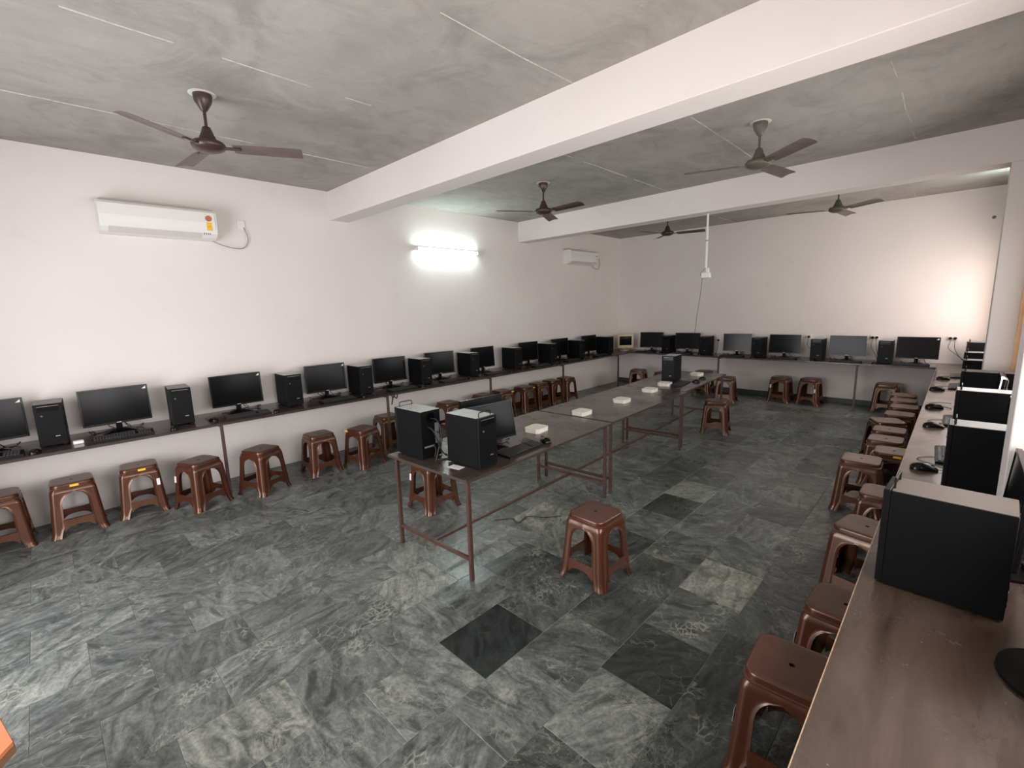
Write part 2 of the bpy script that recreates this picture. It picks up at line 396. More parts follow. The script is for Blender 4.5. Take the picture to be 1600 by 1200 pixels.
def farness(t):
    p = Vector(((t[0]+t[1])/2, (t[2]+t[3])/2, 0))-CP; dz = p.dot(F)
    if dz < .3: return 1e9
    u = p.dot(rx)/dz; v = p.dot(ux)/dz
    out = 0 if (abs(u) < 1.2 and abs(v) < .92) else 1e6
    return out+p.length_squared*p.length
tiles.sort(key=farness)
tones = [tone_of(t) for t in tiles]
for t, v in zip(tiles[:300], tones[:300]):
    o = link('tile', tile_mesh(t[1]-t[0], t[3]-t[2]), FL, (t[0], t[2], 0)); o.color = (v, v, v, 1)
b = MB(); lay = b.bm.verts.layers.float.new('tone')
for t, v in zip(tiles[300:], tones[300:]):
    vs = b.faces([(t[0]+.0015, t[2]+.0015, 0), (t[1]-.0015, t[2]+.0015, 0), (t[1]-.0015, t[3]-.0015, 0), (t[0]+.0015, t[3]-.0015, 0),
                  (t[0]+.0015, t[2]+.0015, -.011), (t[1]-.0015, t[2]+.0015, -.011), (t[1]-.0015, t[3]-.0015, -.011), (t[0]+.0015, t[3]-.0015, -.011)],
                 [(0, 1, 2, 3), (0, 4, 5, 1), (1, 5, 6, 2), (2, 6, 7, 3), (3, 7, 4, 0)])
    for q in vs: q[lay] = v
o = b.obj('tiles', TILE, FL); o['kind'] = 'stuff'; o.color = (0, 0, 0, 1)

# windows in the right wall: timber frames, sashes and glass
for i, (a, c) in enumerate(WIN):
    wn = bpy.data.objects.new('window_%d' % (i+1), None); COL.objects.link(wn); struct(wn)
    b = MB(); x0, x1 = XR-.06, XR+.08; z0, z1 = SILL, LINT
    b.box(x0, x1, a, a+.07, z0, z1, .004); b.box(x0, x1, c-.07, c, z0, z1, .004)
    b.box(x0, x1, a+.07, c-.07, z0, z0+.07, .004); b.box(x0, x1, a+.07, c-.07, z1-.07, z1, .004)
    b.obj('frame', WOOD, wn)
    n = 4; L = (c-a-.14)/n
    for k in range(n):
        ya = a+.07+k*L
        b = MB(); w_ = .05
        b.box(XR+.01, XR+.05, ya, ya+w_, z0+.07, z1-.07, .003); b.box(XR+.01, XR+.05, ya+L-w_, ya+L, z0+.07, z1-.07, .003)
        b.box(XR+.01, XR+.05, ya+w_, ya+L-w_, z0+.07, z0+.12, .003); b.box(XR+.01, XR+.05, ya+w_, ya+L-w_, z1-.12, z1-.07, .003)
        s_ = b.obj('sash', WOOD, wn)
        MB().box(XR+.028, XR+.032, ya+w_, ya+L-w_, z0+.12, z1-.12).obj('pane', GLASS, s_)
# timber lining that covers the pillar side of the middle window, down to the worktop
struct(MB().box(6.375, XR, 5.2, 5.283, .815, 2.55, .004).obj('trim_1', WOOD))

# ------------------------------------------------------------------ benches along the walls
ZB = .81
def pipe_leg(b, x, y, z1, r=.014): b.box(x-r, x+r, y-r, y+r, 0, z1, .002)
bl = thing('wall_bench', 'dark polished worktop along the long left wall on thin brown pipe legs', 'bench')
b = MB(); b.box(.0, .68, YB+.15, D, ZB-.028, ZB-.004, .002); b.obj('worktop', BENCH, bl)
b = MB(); b.box(.0, .683, YB+.15, D, ZB-.004, ZB, .001); b.obj('worktop_skin', BENCH, bl)
for y in (-1.88, .06, 1.98, 3.85, 5.75, 7.72):
    b = MB(); pipe_leg(b, .645, y, ZB-.028); b.obj('leg', PIPE, bl)
    b = MB(); b.box(.02, .645, y-.012, y+.012, ZB-.055, ZB-.028, .002); b.obj('bracket', PIPE, bl)
bf = thing('wall_bench', 'dark worktop along the far wall between the cream monitor and the windows', 'bench')
b = MB(); b.box(.685, 5.797, 8.2, D, ZB-.028, ZB, .002); b.obj('worktop', BENCH, bf)
for x in (2.6, 4.83):
    b = MB(); pipe_leg(b, x, 8.25, ZB-.028); b.obj('leg', GREYPIPE, bf)
    b = MB(); b.box(x-.012, x+.012, 8.25, D-.02, ZB-.055, ZB-.028, .002); b.obj('bracket', GREYPIPE, bf)
br = thing('wall_bench', 'scuffed brown worktop running along the windows on the right', 'bench')
P = [(5.8, YB+.02), (XR-.002, YB+.02), (XR-.002, PIL[0][0]-.003), (6.187, PIL[0][0]-.003), (6.187, PIL[0][1]+.003), (XR-.002, PIL[0][1]+.003),
     (XR-.002, PIL[1][0]-.003), (6.187, PIL[1][0]-.003), (6.187, PIL[1][1]+.003), (XR-.002, PIL[1][1]+.003), (XR-.002, D-.002), (5.8, D-.002)]
MB().prism(P, ZB-.028, ZB).obj('worktop', BENCHR, br)
MB().box(5.7965, 5.7995, YB+.02, 8.19, ZB-.03, ZB-.0003).obj('edge_strip', EDGEL, br)
for y in (-1.9, .1, 1.95, 3.9, 5.85, 7.8):
    b = MB(); pipe_leg(b, 5.83, y, ZB-.028); b.obj('leg', PIPE, br)
    b = MB(); b.box(5.83, 6.18, y-.012, y+.012, ZB-.055, ZB-.028, .002); b.obj('bracket', PIPE, br)

# ------------------------------------------------------------------ centre tables
ZT = .76
def table(cx, cy, yawd, w_, l_, label):
    t = thing('work_table', label, 'table', (cx, cy, 0), R(yawd), 'brown laminate tables placed end to end')
    hw, hl = w_/2, l_/2
    MB().box(-hw, hw, -hl, hl, ZT-.018, ZT, .0015).obj('tabletop', TABLE, t)
    b = MB(); e = .0015
    b.box(hw, hw+e, -hl, hl, ZT-.019, ZT-.001); b.box(-hw-e, -hw, -hl, hl, ZT-.019, ZT-.001)
    b.box(-hw, hw, -hl-e, -hl, ZT-.019, ZT-.001); b.obj('edge_band', EDGE, t)
    lx, ly = hw-.05, hl-.05
    for sx in (-1, 1):
        for sy in (-1, 1):
            b = MB(); b.box(sx*lx-.0135, sx*lx+.0135, sy*ly-.0135, sy*ly+.0135, 0, ZT-.019, .002); b.obj('leg', PIPE, t)
    for sy in (-1, 1):
        MB().box(-lx+.0145, lx-.0145, sy*ly-.012, sy*ly+.012, .145, .17, .002).obj('cross_rail', PIPE, t)
        MB().box(-lx+.0145, lx-.0145, sy*(ly-.06)-.010, sy*(ly-.06)+.010, ZT-.034, ZT-.019, .002).obj('top_rail', PIPE, t)
    MB().box(-.012, .012, -ly+.012, ly-.012, .147, .168, .002).obj('long_rail', PIPE, t)
    return t
table(3.243, 1.647, 2.2, .93, 1.895, 'nearest of the three brown laminate tables, carrying two black towers and a monitor')
table(3.165, 3.555, 2.4, .91, 1.87, 'middle brown laminate table carrying only white boxes')
table(3.055, 5.395, 3.6, .87, 1.77, 'farthest of the three brown tables, with one tall black tower on it')

# ------------------------------------------------------------------ plastic stools
HS = .47
def stool_leg_mesh():
    # outer half width by height, and half width of the opening (arch on top, flare at the foot)
    zs = [0, .006, .02, .045, .075, .10, .145, .19, .24, .285, .32, .345, .365, .38, .392, .40, .415, .428]
    def hw(z): return .183-(.183-.150)*min(z/.40, 1)**.95 + (.009 if z < .012 else .004 if z < .03 else 0) - (.012*max(0, (z-.405)/.025))
    def op(z):
        w0 = .098-.010*z/.3
        if z < .10:  # widening between the feet under the stretcher
            return w0+.030*((.10-z)/.10)**.7
        if z <= .29: return w0
        k = (z-.29)/(.392-.29)
        return w0*math.sqrt(max(0, 1-k*k)) if k < 1 else 0.
    rings = []
    for z in zs:
        h = hw(z); g = min(op(z), h-.045); r = .030
        side = []
        lip = .0045 if g > .002 else 0
        side.append((h+lip, g)); side.append((h+lip*.6, g+.006)); side.append((h-.0005, g+.013 if g+.013 < h-r-.01 else g+.009))
        side.append((h-.001, (g+h-r)/2)); side.append((h+.002, h-r-.006))
        for k in range(7):
            a = R(90*k/6); side.append((h+.002-r+r*math.cos(a), h+.002-r+r*math.sin(a)))
        side += [(y, x) for x, y in reversed(side[:5])]
        n = len(side)
        inner = []
        tk = .0038
        for i, (x, y) in enumerate(side):
            a = side[max(i-1, 0)]; c = side[min(i+1, n-1)]; dx, dy = c[0]-a[0], c[1]-a[1]; L = math.hypot(dx, dy) or 1
            inner.append((x-tk*dy/L, y+tk*dx/L))
        rings.append([(x, y, z) for x, y in side]+[(x, y, z) for x, y in reversed(inner)])
    n = len(rings[0]); vs = [p for r_ in rings for p in r_]; fs = []
    for i in range(len(rings)-1):
        for k in range(n):
            k2 = (k+1) % n; fs.append((i*n+k, i*n+k2, (i+1)*n+k2, (i+1)*n+k))
    b = MB(); b.faces(vs, fs)
    half = n//2
    V = list(b.bm.verts)
    for base in (0, (len(rings)-1)*n):
        b.bm.verts.ensure_lookup_table()
        for k in range(half-1):
            try: b.bm.faces.new([b.bm.verts[base+k], b.bm.verts[base+k+1], b.bm.verts[base+n-2-k], b.bm.verts[base+n-1-k]])
            except ValueError: pass
    return b.mesh('leg', STOOL, 38)
def stretcher_mesh():
    b = MB(); N = 12; w0 = .101; vs = []; fs = []
    for i in range(N+1):
        u = -1+2*i/N; y = u*w0
        ztop = .150+.004*u*u; zbot = .098-.045*abs(u)**3.2
        for (z, t) in ((zbot, 0), (ztop, 0)):
            h = .183-.033*(z/.40)
            vs += [(h+.0035, y, z), (h-.004, y, z)]
    for i in range(N):
        a = i*4; c = a+4
        fs += [(a, c, c+2, a+2), (a+1, a+3, c+3, c+1), (a, a+1, c+1, c), (a+2, c+2, c+3, a+3)]
    fs += [(0, 2, 3, 1), (N*4, N*4+1, N*4+3, N*4+2)]
    b.faces(vs, fs); return b.mesh('stretcher', STOOL, 40)
def rsq(h, r, n=6, bulge=0.):
    pts = []
    for q, (sx, sy) in enumerate(((1, 1), (-1, 1), (-1, -1), (1, -1))):
        for k in range(n+1):
            a = R(90*q+90*k/n); pts.append((sx*(h-r)+r*math.cos(a), sy*(h-r)+r*math.sin(a)))
    return [(x*(1+bulge*(1-(abs(y)/h)**2)), y*(1+bulge*(1-(abs(x)/h)**2))) for x, y in pts]
def seat_mesh():
    prof = [(.142, .050, .424), (.149, .050, .428), (.149, .050, .434), (.1425, .050, .437), (.1425, .052, .456), (.141, .052, .4635), (.136, .050, .468), (.125, .046, .4690), (.08, .05, .4675), (.03, .028, .4665), (.011, .011, .4665), (.010, .010, .452)]
    b = MB(); n = 28; vs = []; fs = []
    for h, r, z in prof:
        vs += [(x, y, z) for x, y in rsq(h, min(r, h*.999), 6, .015 if h > .1 else 0)]
    for i in range(len(prof)-1):
        for k in range(n):
            k2 = (k+1) % n; fs.append((i*n+k, i*n+k2, (i+1)*n+k2, (i+1)*n+k))
    fs.append(tuple((len(prof)-1)*n+k for k in range(n)))
    # underside
    base = len(vs); vs += [(x, y, .448) for x, y in rsq(.138, .048, 6)]
    for k in range(n): fs.append((k, base+k, base+(k+1) % n, (k+1) % n))
    b.faces(vs, fs)
    return b.mesh('seat', STOOL, 42)
LEGM, STRM, SEATM = stool_leg_mesh(), stretcher_mesh(), seat_mesh()
STK = MB().prism([(-.027, -.010), (.027, -.010), (.031, 0), (.027, .010), (-.027, .010), (-.031, 0)], 0, .0008).mesh('sticker', YEL)
LAB = MB().box(0, .001, -.013, .013, -.032, .032).mesh('paper_label', WLAB)
def make_stool(label, x, y, yawd, group=None, sticker=None, paper=None):
    t = thing('plastic_stool', label, 'stool', (x, y, 0), R(yawd), group)
    st = link('seat', SEATM, t); dd = 1. if (x > 5.4 and 3. < y) else .6 if x > 5 and y > 1.9 else .75 if (x < .5 and y < 0) else .22  # per-seat amount of dust and painted sheen
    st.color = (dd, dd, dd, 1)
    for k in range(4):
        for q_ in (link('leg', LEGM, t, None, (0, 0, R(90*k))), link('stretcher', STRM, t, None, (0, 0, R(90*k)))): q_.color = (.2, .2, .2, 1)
    if sticker is not None:   # side index (0:+x 1:+y 2:-x 3:-y), offset along the side
        k, off = sticker
        o = link('sticker', STK, t); o.matrix_local = RZ(R(90*k)) @ T(.1453, off, .445) @ Matrix.Rotation(R(90), 4, 'Y') @ RZ(R(90)); o['label'] = 'yellow sticker'
    if paper is not None:
        k, off, z = paper
        h = .183-.033*(z/.4)**.95+.003
        o = link('paper_label', LAB, t); o.matrix_local = RZ(R(90*k)) @ T(h, off, z) @ Matrix.Rotation(R(-4.8), 4, 'Y'); o['label'] = 'white paper label'
    return t
GL = 'brown plastic stools in front of the left bench'
S = [(.33, -1.56, 0, 'brown stool cut off by the left picture edge, under the left bench', None, None),
     (.34, -1.09, 0, 'brown stool with yellow sticker, first whole one from the left edge', (0, .01), None),
     (.31, -.61, -5, 'brown stool with yellow sticker, second whole one from the left edge', (0, .02), (0, .13, .3)),
     (.62, -.17, 22, 'glossy brown stool turned cornerwise, touching the second stickered stool', None, (3, -.135, .3)),
     (.70, .38, 25, 'brown stool turned cornerwise, just past the first bench leg in view', None, None),
     (.60, 1.05, 0, 'dark brown stool squared to the left wall, midway between the first two bench legs', None, None),
     (.78, 1.52, 14, 'dark brown stool with a small yellow dot on its left corner', (3, -.12), None),
     (.42, 2.09, 0, 'dark stool beside the second bench leg, half behind the rear black tower', None, (0, .13, .33)),
     (.40, 3.17, 4, 'lone dark stool seen between the two towers on the nearest table', None, None),
     (.37, 3.93, 0, 'dark stool at the third bench leg, behind the black monitor', None, None),
     (.37, 4.38, -3, 'dark stool with yellow dot, right after the third bench leg', (0, .11), None),
     (.42, 4.88, 3, 'dark stool with yellow dot on its corner, farther along the left wall', (0, .11), None),
     (.38, 5.32, -2, 'third-last dark stool in the row along the left wall', None, None),
     (.37, 5.73, 0, 'second-last dark stool in the row along the left wall', None, None),
     (.40, 6.14, 2, 'last dark stool in the left row, by the fourth bench leg', None, None)]
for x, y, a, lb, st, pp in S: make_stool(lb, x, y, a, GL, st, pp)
GR = 'brown plastic stools in front of the right bench'
for x, y, a, lb, st, pp in [
    (5.64, .76, 3, 'nearest stool, cut by the brown worktop at the bottom right, white label on leg', None, (2, .135, .25)),
    (5.73, 1.34, -4, 'second stool from the bottom right, mostly under the worktop, white label on its leg', None, (2, .135, .28)),
    (5.69, 2.33, -12, 'brown stool with worn top just left of the nearest right-hand tower', None, None),
    (5.71, 3.05, 0, 'stool mostly hidden by the nearest right-hand tower, behind the worn-topped one', None, None),
    (5.47, 3.84, 2, 'tall-looking brown stool with pale dusty top standing out left of the right row', None, None),
    (5.66, 4.27, 2, 'right-row stool with a yellow sticker on its near rim', (3, .03), None),
    (5.56, 4.71, 0, 'right-row stool next beyond the yellow-stickered one', None, None),
    (5.55, 5.15, 1, 'right-row stool, second beyond the yellow-stickered one', None, None),
    (5.49, 5.61, 24, 'right-row stool turned at an angle with blotchy top', None, None),
    (5.56, 6.09, 0, 'right-row stool just beyond the angled one', None, None),
    (5.57, 6.60, 2, 'third-last stool of the right row', None, None),
    (5.53, 7.08, 0, 'second-last stool of the right row', None, None),
    (5.50, 7.52, 0, 'last stool of the right row, nearest the far wall', None, None)]:
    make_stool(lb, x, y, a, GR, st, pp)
GF = 'brown plastic stools below the far bench'
for x, y, a, lb, pp in [
    (1.03, 7.92, 10, 'far stool near the corner below the cream old monitor', None),
    (1.64, 7.84, 0, 'far stool almost hidden behind the tower on the farthest table', None),
    (2.24, 8.45, 0, 'far stool against the wall behind the end of the farthest table', None),
    (2.90, 7.86, 8, 'far stool just past the right end of the farthest table', None),
    (3.69, 8.42, -4, 'left one of the pair of stools against the far wall', (3, -.125, .3)),
    (4.15, 8.47, -4, 'right one of the pair of stools against the far wall', (3, .115, .27)),
    (5.22, 8.50, 0, 'far stool in the corner right of the last bench leg', None)]:
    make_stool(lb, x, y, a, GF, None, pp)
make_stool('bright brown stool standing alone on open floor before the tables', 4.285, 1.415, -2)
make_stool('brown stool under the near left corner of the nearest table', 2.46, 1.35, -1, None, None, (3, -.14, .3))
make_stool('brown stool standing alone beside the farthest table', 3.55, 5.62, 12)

# ------------------------------------------------------------------ computers
def make_tower(label, loc, rz, top='metal', handle=False, group=None, back=False):
    """front towards local +x; depth .34, width .18, height .375; origin at the base centre"""
    t = thing('computer_tower', label, 'computer', loc, rz, group)
    d, w_, h = .34, .18, .375
    for sx in (-1, 1):
        for sy in (-1, 1):
            MB().box(sx*.13-.012, sx*.13+.012, sy*.065-.01, sy*.065+.01, 0, .008).obj('foot', BLACK, t)
    MB().box(-d/2, d/2-.022, -w_/2, w_/2, .008, h-.003, .0015).obj('case', BLACKM, t)
    m = {'metal': GREYTOP, 'grey': DARKPANEL, 'dusty': DIMTANTOP, 'dull': DIMTOP}[top]
    o = MB().box(-d/2+.002, d/2-.024, -w_/2+.001, w_/2-.001, h-.003, h, .001).obj('top_panel', m, t)
    if top != 'grey': o['label'] = 'bare pale steel top panel'
    f = MB().box(d/2-.022, d/2, -w_/2, w_/2, .010, h, .004, 2).obj('front_panel', BLACK, t)
    MB().box(d/2, d/2+.0012, -.068, .068, h-.062, h-.022, .0004).obj('drive_door', GLOSS, f)
    MB().box(d/2, d/2+.0010, -.066, .066, h-.0195, h-.0175).obj('accent_strip', PCB, f)
    MB().box(d/2, d/2+.001, .016, .046, .088, .094).obj('badge', PCB, f)
    MB().box(d/2, d/2+.0006, -.088, .088, .070, .0715).obj('groove', GLOSS, f)
    MB().lathe([(.0001, 0), (.008, 0), (.008, .002), (.006, .003)], 12, T(d/2, -.045, h-.1) @ Matrix.Rotation(R(90), 4, 'Y')).obj('power_button', DARKPANEL, f)
    if handle:
        MB().tube([(d/2-.028, -.058, h-.002), (d/2-.028, -.058, h+.026), (d/2-.028, -.050, h+.034), (d/2-.028, .050, h+.034), (d/2-.028, .058, h+.026), (d/2-.028, .058, h-.002)], .0035, 8).obj('handle', BLACK, t, 40)
    # rear: supply fan, port shield, slots
    r_ = MB().box(-d/2-.001, -d/2, -w_/2+.006, w_/2-.006, .02, h-.01).obj('rear_panel', DARKPANEL if not back else BLACK, t)
    MB().lathe([(.038, 0), (.042, .003), (.042, 0)], 20, T(-d/2-.001, .0, h-.06) @ Matrix.Rotation(R(-90), 4, 'Y')).obj('fan_grille', BLACK, r_)
    b = MB(); b.box(-d/2-.003, -d/2-.001, -.075, -.035, .11, .27)
    o = b.obj('port_shield', PCB, r_)
    for k in range(4):
        MB().box(-d/2-.003, -d/2-.001, -.025, .07, .05+k*.02, .063+k*.02).obj('slot_cover', PCB if k == 2 else BLACK, r_)
    return t
def make_monitor(label, loc, rz, group=None, base='wide', sticker=True, cables=True, seed=0, tilt=4, h0=.083):
    """screen towards local +x; 51 x 30 cm panel; origin at base centre"""
    q = random.Random(seed)
    t = thing('monitor', label, 'monitor', loc, rz, group)
    W2, Z0, Z1 = .259, h0, h0+.345
    tm = T(.02, 0, Z0) @ Matrix.Rotation(R(-tilt), 4, 'Y') @ T(-.02, 0, -Z0)
    b = MB(); bz = .013
    xf = .032
    b.box(xf-.02, xf, -W2, W2, Z0, Z0+.020, .002, 1, tm); b.box(xf-.02, xf, -W2, W2, Z1-bz, Z1, .002, 1, tm)
    b.box(xf-.02, xf, -W2, -W2+bz, Z0+.018, Z1-.011, .002, 1, tm); b.box(xf-.02, xf, W2-bz, W2, Z0+.018, Z1-.011, .002, 1, tm)
    bz_ = b.obj('bezel', GLOSS, t)
    MB().box(xf-.012, xf-.003, -W2+bz-.001, W2-bz+.001, Z0+.019, Z1-bz+.001, 0, 1, tm).obj('screen', SCREEN, t)
    b = MB(); b.box(xf-.034, xf-.012, -W2+.004, W2-.004, Z0+.004, Z1-.004, .006, 2, tm); b.box(xf-.058, xf-.03, -.13, .13, Z0+.05, Z1-.1, .012, 2, tm)
    b.obj('back_cover', BLACK, t, 40)
    MB().box(xf, xf+.0006, -.018, .018, Z0+.007, Z0+.013, 0, 1, tm).obj('logo', PCB, bz_)
    if sticker:
        o = MB().prism([(0, 0), (.032, 0), (.032, .026), (.02, .016), (.008, .006)], 0, .0006, tm @ T(xf-.0028, W2-bz-.034, Z1-bz-.028) @ Matrix.Rotation(R(90), 4, 'Z') @ Matrix.Rotation(R(90), 4, 'X')).obj('corner_sticker', WLAB, t)
    MB().prism([(-.014, -.024), (.006, -.024), (.010, .0), (.006, .024), (-.014, .024)], .010, Z0+.07).obj('stand_neck', GLOSS, t)
    if base == 'round':
        pts = [(.01+.105*math.cos(a), .135*math.sin(a)) for a in [2*math.pi*k/36 for k in range(36)]]
        MB().prism(pts, 0, .011).obj('stand_base', BLACK, t)
    else:
        b = MB(); P_ = [(-.07, -.10), (-.02, -.128), (.075, -.128), (.085, -.118), (.085, .118), (.075, .128), (-.02, .128), (-.07, .10)]
        b.prism(P_, 0, .006)
        n = len(P_); top = [(x*.25-.003, y*.3, .03) for x, y in P_]
        vs = b.faces([(x*.93, y*.93, .006) for x, y in P_]+top, [(i, (i+1) % n, n+(i+1) % n, n+i) for i in range(n)]+[tuple(range(n, 2*n))])
        b.obj('stand_base', GLOSS, t)
    if cables:
        for k in range(3):
            s = q.uniform(-.09, .09); e = q.choice([-1, 1])*q.uniform(.15, .24)
            pts = [(xf-.045, s, Z0+.06), (-.045, s*1.1, Z0-.02), (-.05+q.uniform(-.02, .02), s+.03, .03), (-.055, (s+e)/2, .0045), (-.04+q.uniform(-.03, .03), e, .006)]
            if q.random() < .8: pts += [(-.06, e*1.12, .03), (-.09, e*1.0, .008)]
            MB().tube(pts, .0040, 5, None, 5).obj('cable', CABLE, t, 60)
    return t
keyb_keys = None
def make_keyboard(label, loc, rz, group=None, col=BLACK):
    """long side along local y, user at +x"""
    global keyb_keys
    t = thing('keyboard', label, 'keyboard', loc, rz, group)
    b = MB(); b.faces([(-.072, -.218, 0), (.072, -.218, 0), (.072, .218, 0), (-.072, .218, 0), (-.070, -.216, .024), (.070, -.216, .012), (.070, .216, .012), (-.070, .216, .024)],
                      [(0, 3, 2, 1), (4, 5, 6, 7), (0, 1, 5, 4), (1, 2, 6, 5), (2, 3, 7, 6), (3, 0, 4, 7)])
    b.obj('key_tray', col, t)
    if keyb_keys is None:
        b = MB()
        for r_ in range(6):
            x = -.058+r_*.0215; z = .024-(x+.07)*.0857
            for c in range(21):
                if c in (15, 19) and r_ != 5 and c == 15: continue
                y = -.205+c*.0196
                if r_ == 5 and 4 <= c <= 9:
                    if c == 4: b.box(x-.008, x+.008, y-.008, y+.0196*5+.008, z-.001, z+.005)
                    continue
                b.box(x-.008, x+.008, y-.008, y+.008, z-.001, z+.005)
        keyb_keys = b.mesh('keys', KEYS)
    o = link('keys', keyb_keys, t); o['kind'] = 'stuff'
    MB().tube([(-.07, .02, .01), (-.085, .03, .006), (-.09, .07, .003), (-.085, .14, .003), (-.09, .21, .003)], .002, 5, None, 4).obj('cable', CABLE, t)
    return t
def make_mouse(label, loc, rz, group=None, tail=None):
    t = thing('mouse', label, 'mouse', loc, rz, group)
    b = MB(); n = 14; vs = []; fs = []
    L = [(-.053, .012, .016), (-.046, .024, .026), (-.03, .030, .035), (-.008, .031, .038), (.018, .028, .034), (.040, .026, .024), (.052, .018, .014)]
    for x, hw, h in L:
        for k in range(n):
            a = math.pi*k/(n-1); vs.append((x, hw*math.cos(a), max(.001, h*math.sin(a)**.7 if 0 < k < n-1 else .001)))
    for i in range(len(L)-1):
        for k in range(n-1): fs.append((i*n+k, i*n+k+1, (i+1)*n+k+1, (i+1)*n+k))
        fs.append((i*n+n-1, i*n, (i+1)*n, (i+1)*n+n-1))
    fs.append(tuple(range(n))); fs.append(tuple((len(L)-1)*n+k for k in range(n)))
    b.faces(vs, fs); b.obj('shell', GLOSS, t, 50)
    MB().lathe([(.0001, -.003), (.009, -.003), (.009, .003), (.0001, .003)], 12, T(.030, 0, .026) @ Matrix.Rotation(R(90), 4, 'X')).obj('wheel', DARKPANEL, t)
    tail = tail or [(.05, 0, .008), (.085, .01, .004), (.12, -.03, .003), (.16, -.02, .003), (.2, -.06, .003)]
    MB().tube(tail, .0016, 5, None, 5).obj('cable', CABLE, t)
    return t

# left row: stations along the wall
MLAB = ['monitor cut off by the left picture edge, its screen catching light', 'first fully visible monitor from the left, showing its whole wide dark screen', 'second full monitor from the left, above the cornerwise stools',
        'third full monitor from the left, before the bench leg by the two table towers', 'fourth full monitor on the left wall', 'glossy monitor mirroring a ceiling fan, fifth full one along the left wall',
        'sixth full monitor along the left wall, tilted back beside a tower', 'seventh full monitor along the left wall', 'eighth full monitor along the left wall', 'last monitor of the left row, before the cream one']
my = [-1.55, -.69, .35, 1.37, 2.30, 3.18, 4.09, 5.25, 6.20, 7.22]
for i, y in enumerate(my):
    mm = make_monitor('black '+MLAB[i], (.215, y, ZB), R([8, 3, 2, 0, 0, -6, 2, 0, 0, 0][i]), 'black monitors on the left bench', seed=i, sticker=i in (0, 1, 2, 3))
NTH = ['first', 'second', 'third', 'fourth', 'fifth', 'sixth', 'seventh', 'eighth', 'ninth', 'last']
ty = [-1.14, -.20, .885, 1.80, 2.755, 3.69, 4.71, 5.69, 6.60, 7.68]
for i, y in enumerate(ty):
    make_tower('black tower, %s from the left along the left wall bench' % NTH[i], (.285+.004*i, y, ZB), R([-3, -4, 0, 0, 0, 0, 0, 0, 0, 0][i]), 'grey' if i < 2 else 'metal', False, 'black towers on the left bench')
for i, y in enumerate(my):
    make_keyboard('%s keyboard from the left, lying in front of a monitor on the left bench' % NTH[i], (.53, y+.0, ZB), R(rnd.uniform(-4, 4)), 'keyboards on the left bench')
for i, y in enumerate(my):
    yy = [-1.27, -.325, .615, 1.66, 2.56, 3.46, 4.37, 5.52, 6.47, 7.49][i]
    make_mouse('%s black mouse from the left on the left bench edge' % NTH[i], (.60, yy, ZB), R(rnd.uniform(150, 195)), 'mice on the left bench')
make_mouse('black mouse with silver glint right of the second left tower', (.50, .03, ZB), R(200))

tag(MB().box(-.03, .03, -.035, .035, 0, .028, .005, 1, T(.50, -1.0, ZB)).obj('power_adapter', WHITE), 'white adapter between the first left tower and the first full monitor', 'adapter')
tag(MB().tube([(.40, 2.02, ZB-.03), (.42, 2.10, ZB-.05), (.45, 2.17, ZB-.09), (.44, 2.16, ZB-.20), (.43, 2.20, ZB-.10), (.42, 2.27, ZB-.05), (.40, 2.26, ZB-.14), (.38, 2.20, ZB-.03)], .008, 6, None, 6).obj('hanging_cable', CABLE, None, 60), 'black cable loop hanging under the left worktop beside the second bench leg', 'cable')

# far row
for i, (x, a) in enumerate([(.99, -78), (1.82, -82), (2.83, -84), (3.67, -90), (4.63, -90), (5.54, -90)]):
    make_monitor('black monitor on the far bench, %s from the cream monitor' % ['first', 'second', 'third', 'fourth', 'fifth', 'sixth and last'][i], (x, 8.58, ZB), R(a), 'black monitors on the far bench', seed=20+i, sticker=i == 5)
for i, x in enumerate([1.44, 2.25, 3.26, 4.22, 5.16]):
    make_tower('black tower on the far bench, %s from the cream monitor' % NTH[i], (x, 8.50, ZB), R(-90), 'metal' if i > 2 else 'grey', False, 'black towers on the far bench')
for i, x in enumerate([.99, 1.82, 2.83, 3.72, 4.66, 5.50]):
    make_keyboard('keyboard on the far bench before the %s monitor' % ['first', 'second', 'third', 'fourth', 'fifth', 'sixth'][i], (x, 8.29, ZB), R(-90), 'keyboards on the far bench')
for i, x in enumerate([1.35, 2.20, 3.20, 4.17, 5.03]):
    make_mouse('black mouse on the far bench, %s from the corner' % NTH[i], (x+.02, 8.25, ZB), R(80), 'mice on the far bench')

# old cream tube monitor in the corner
t = thing('old_tube_monitor', 'cream-coloured old tube monitor in the far corner of the benches', 'monitor', (.33, 8.50, ZB), R(-49))
MB().lathe([(.12, 0), (.125, .006), (.12, .016), (.06, .026), (.05, .05), (.09, .056)], 24, T(0, 0, 0)).obj('swivel_base', BEIGE, t, 35)
b = MB(); b.box(.10, .165, -.185, .185, .055, .385, .014, 2); b.obj('front_bezel', BEIGE, t, 35)
b = MB()
vs = b.faces([(.105, -.17, .07), (.105, .17, .07), (.105, .17, .375), (.105, -.17, .375), (-.2, -.10, .10), (-.2, .10, .10), (-.2, .10, .31), (-.2, -.10, .31)],
             [(0, 3, 2, 1), (4, 5, 6, 7), (0, 1, 5, 4), (1, 2, 6, 5), (2, 3, 7, 6), (3, 0, 4, 7)])
b.obj('rear_housing', BEIGE, t)
b = MB(); n = 6; vs = []; fs = []
for i in range(n+1):
    for j in range(n+1):
        u, v = i/n*2-1, j/n*2-1; vs.append((.1655+.008*(1-.5*u*u-.5*v*v), u*.138, .235+v*.103))
for i in range(n):
    for j in range(n): fs.append((i*(n+1)+j, (i+1)*(n+1)+j, (i+1)*(n+1)+j+1, i*(n+1)+j+1))
b.faces(vs, fs); b.obj('screen', SCREEN, t, 60)
MB().box(.165, .168, -.03, .03, .082, .092, .001).obj('button_strip', DARKPANEL, t)

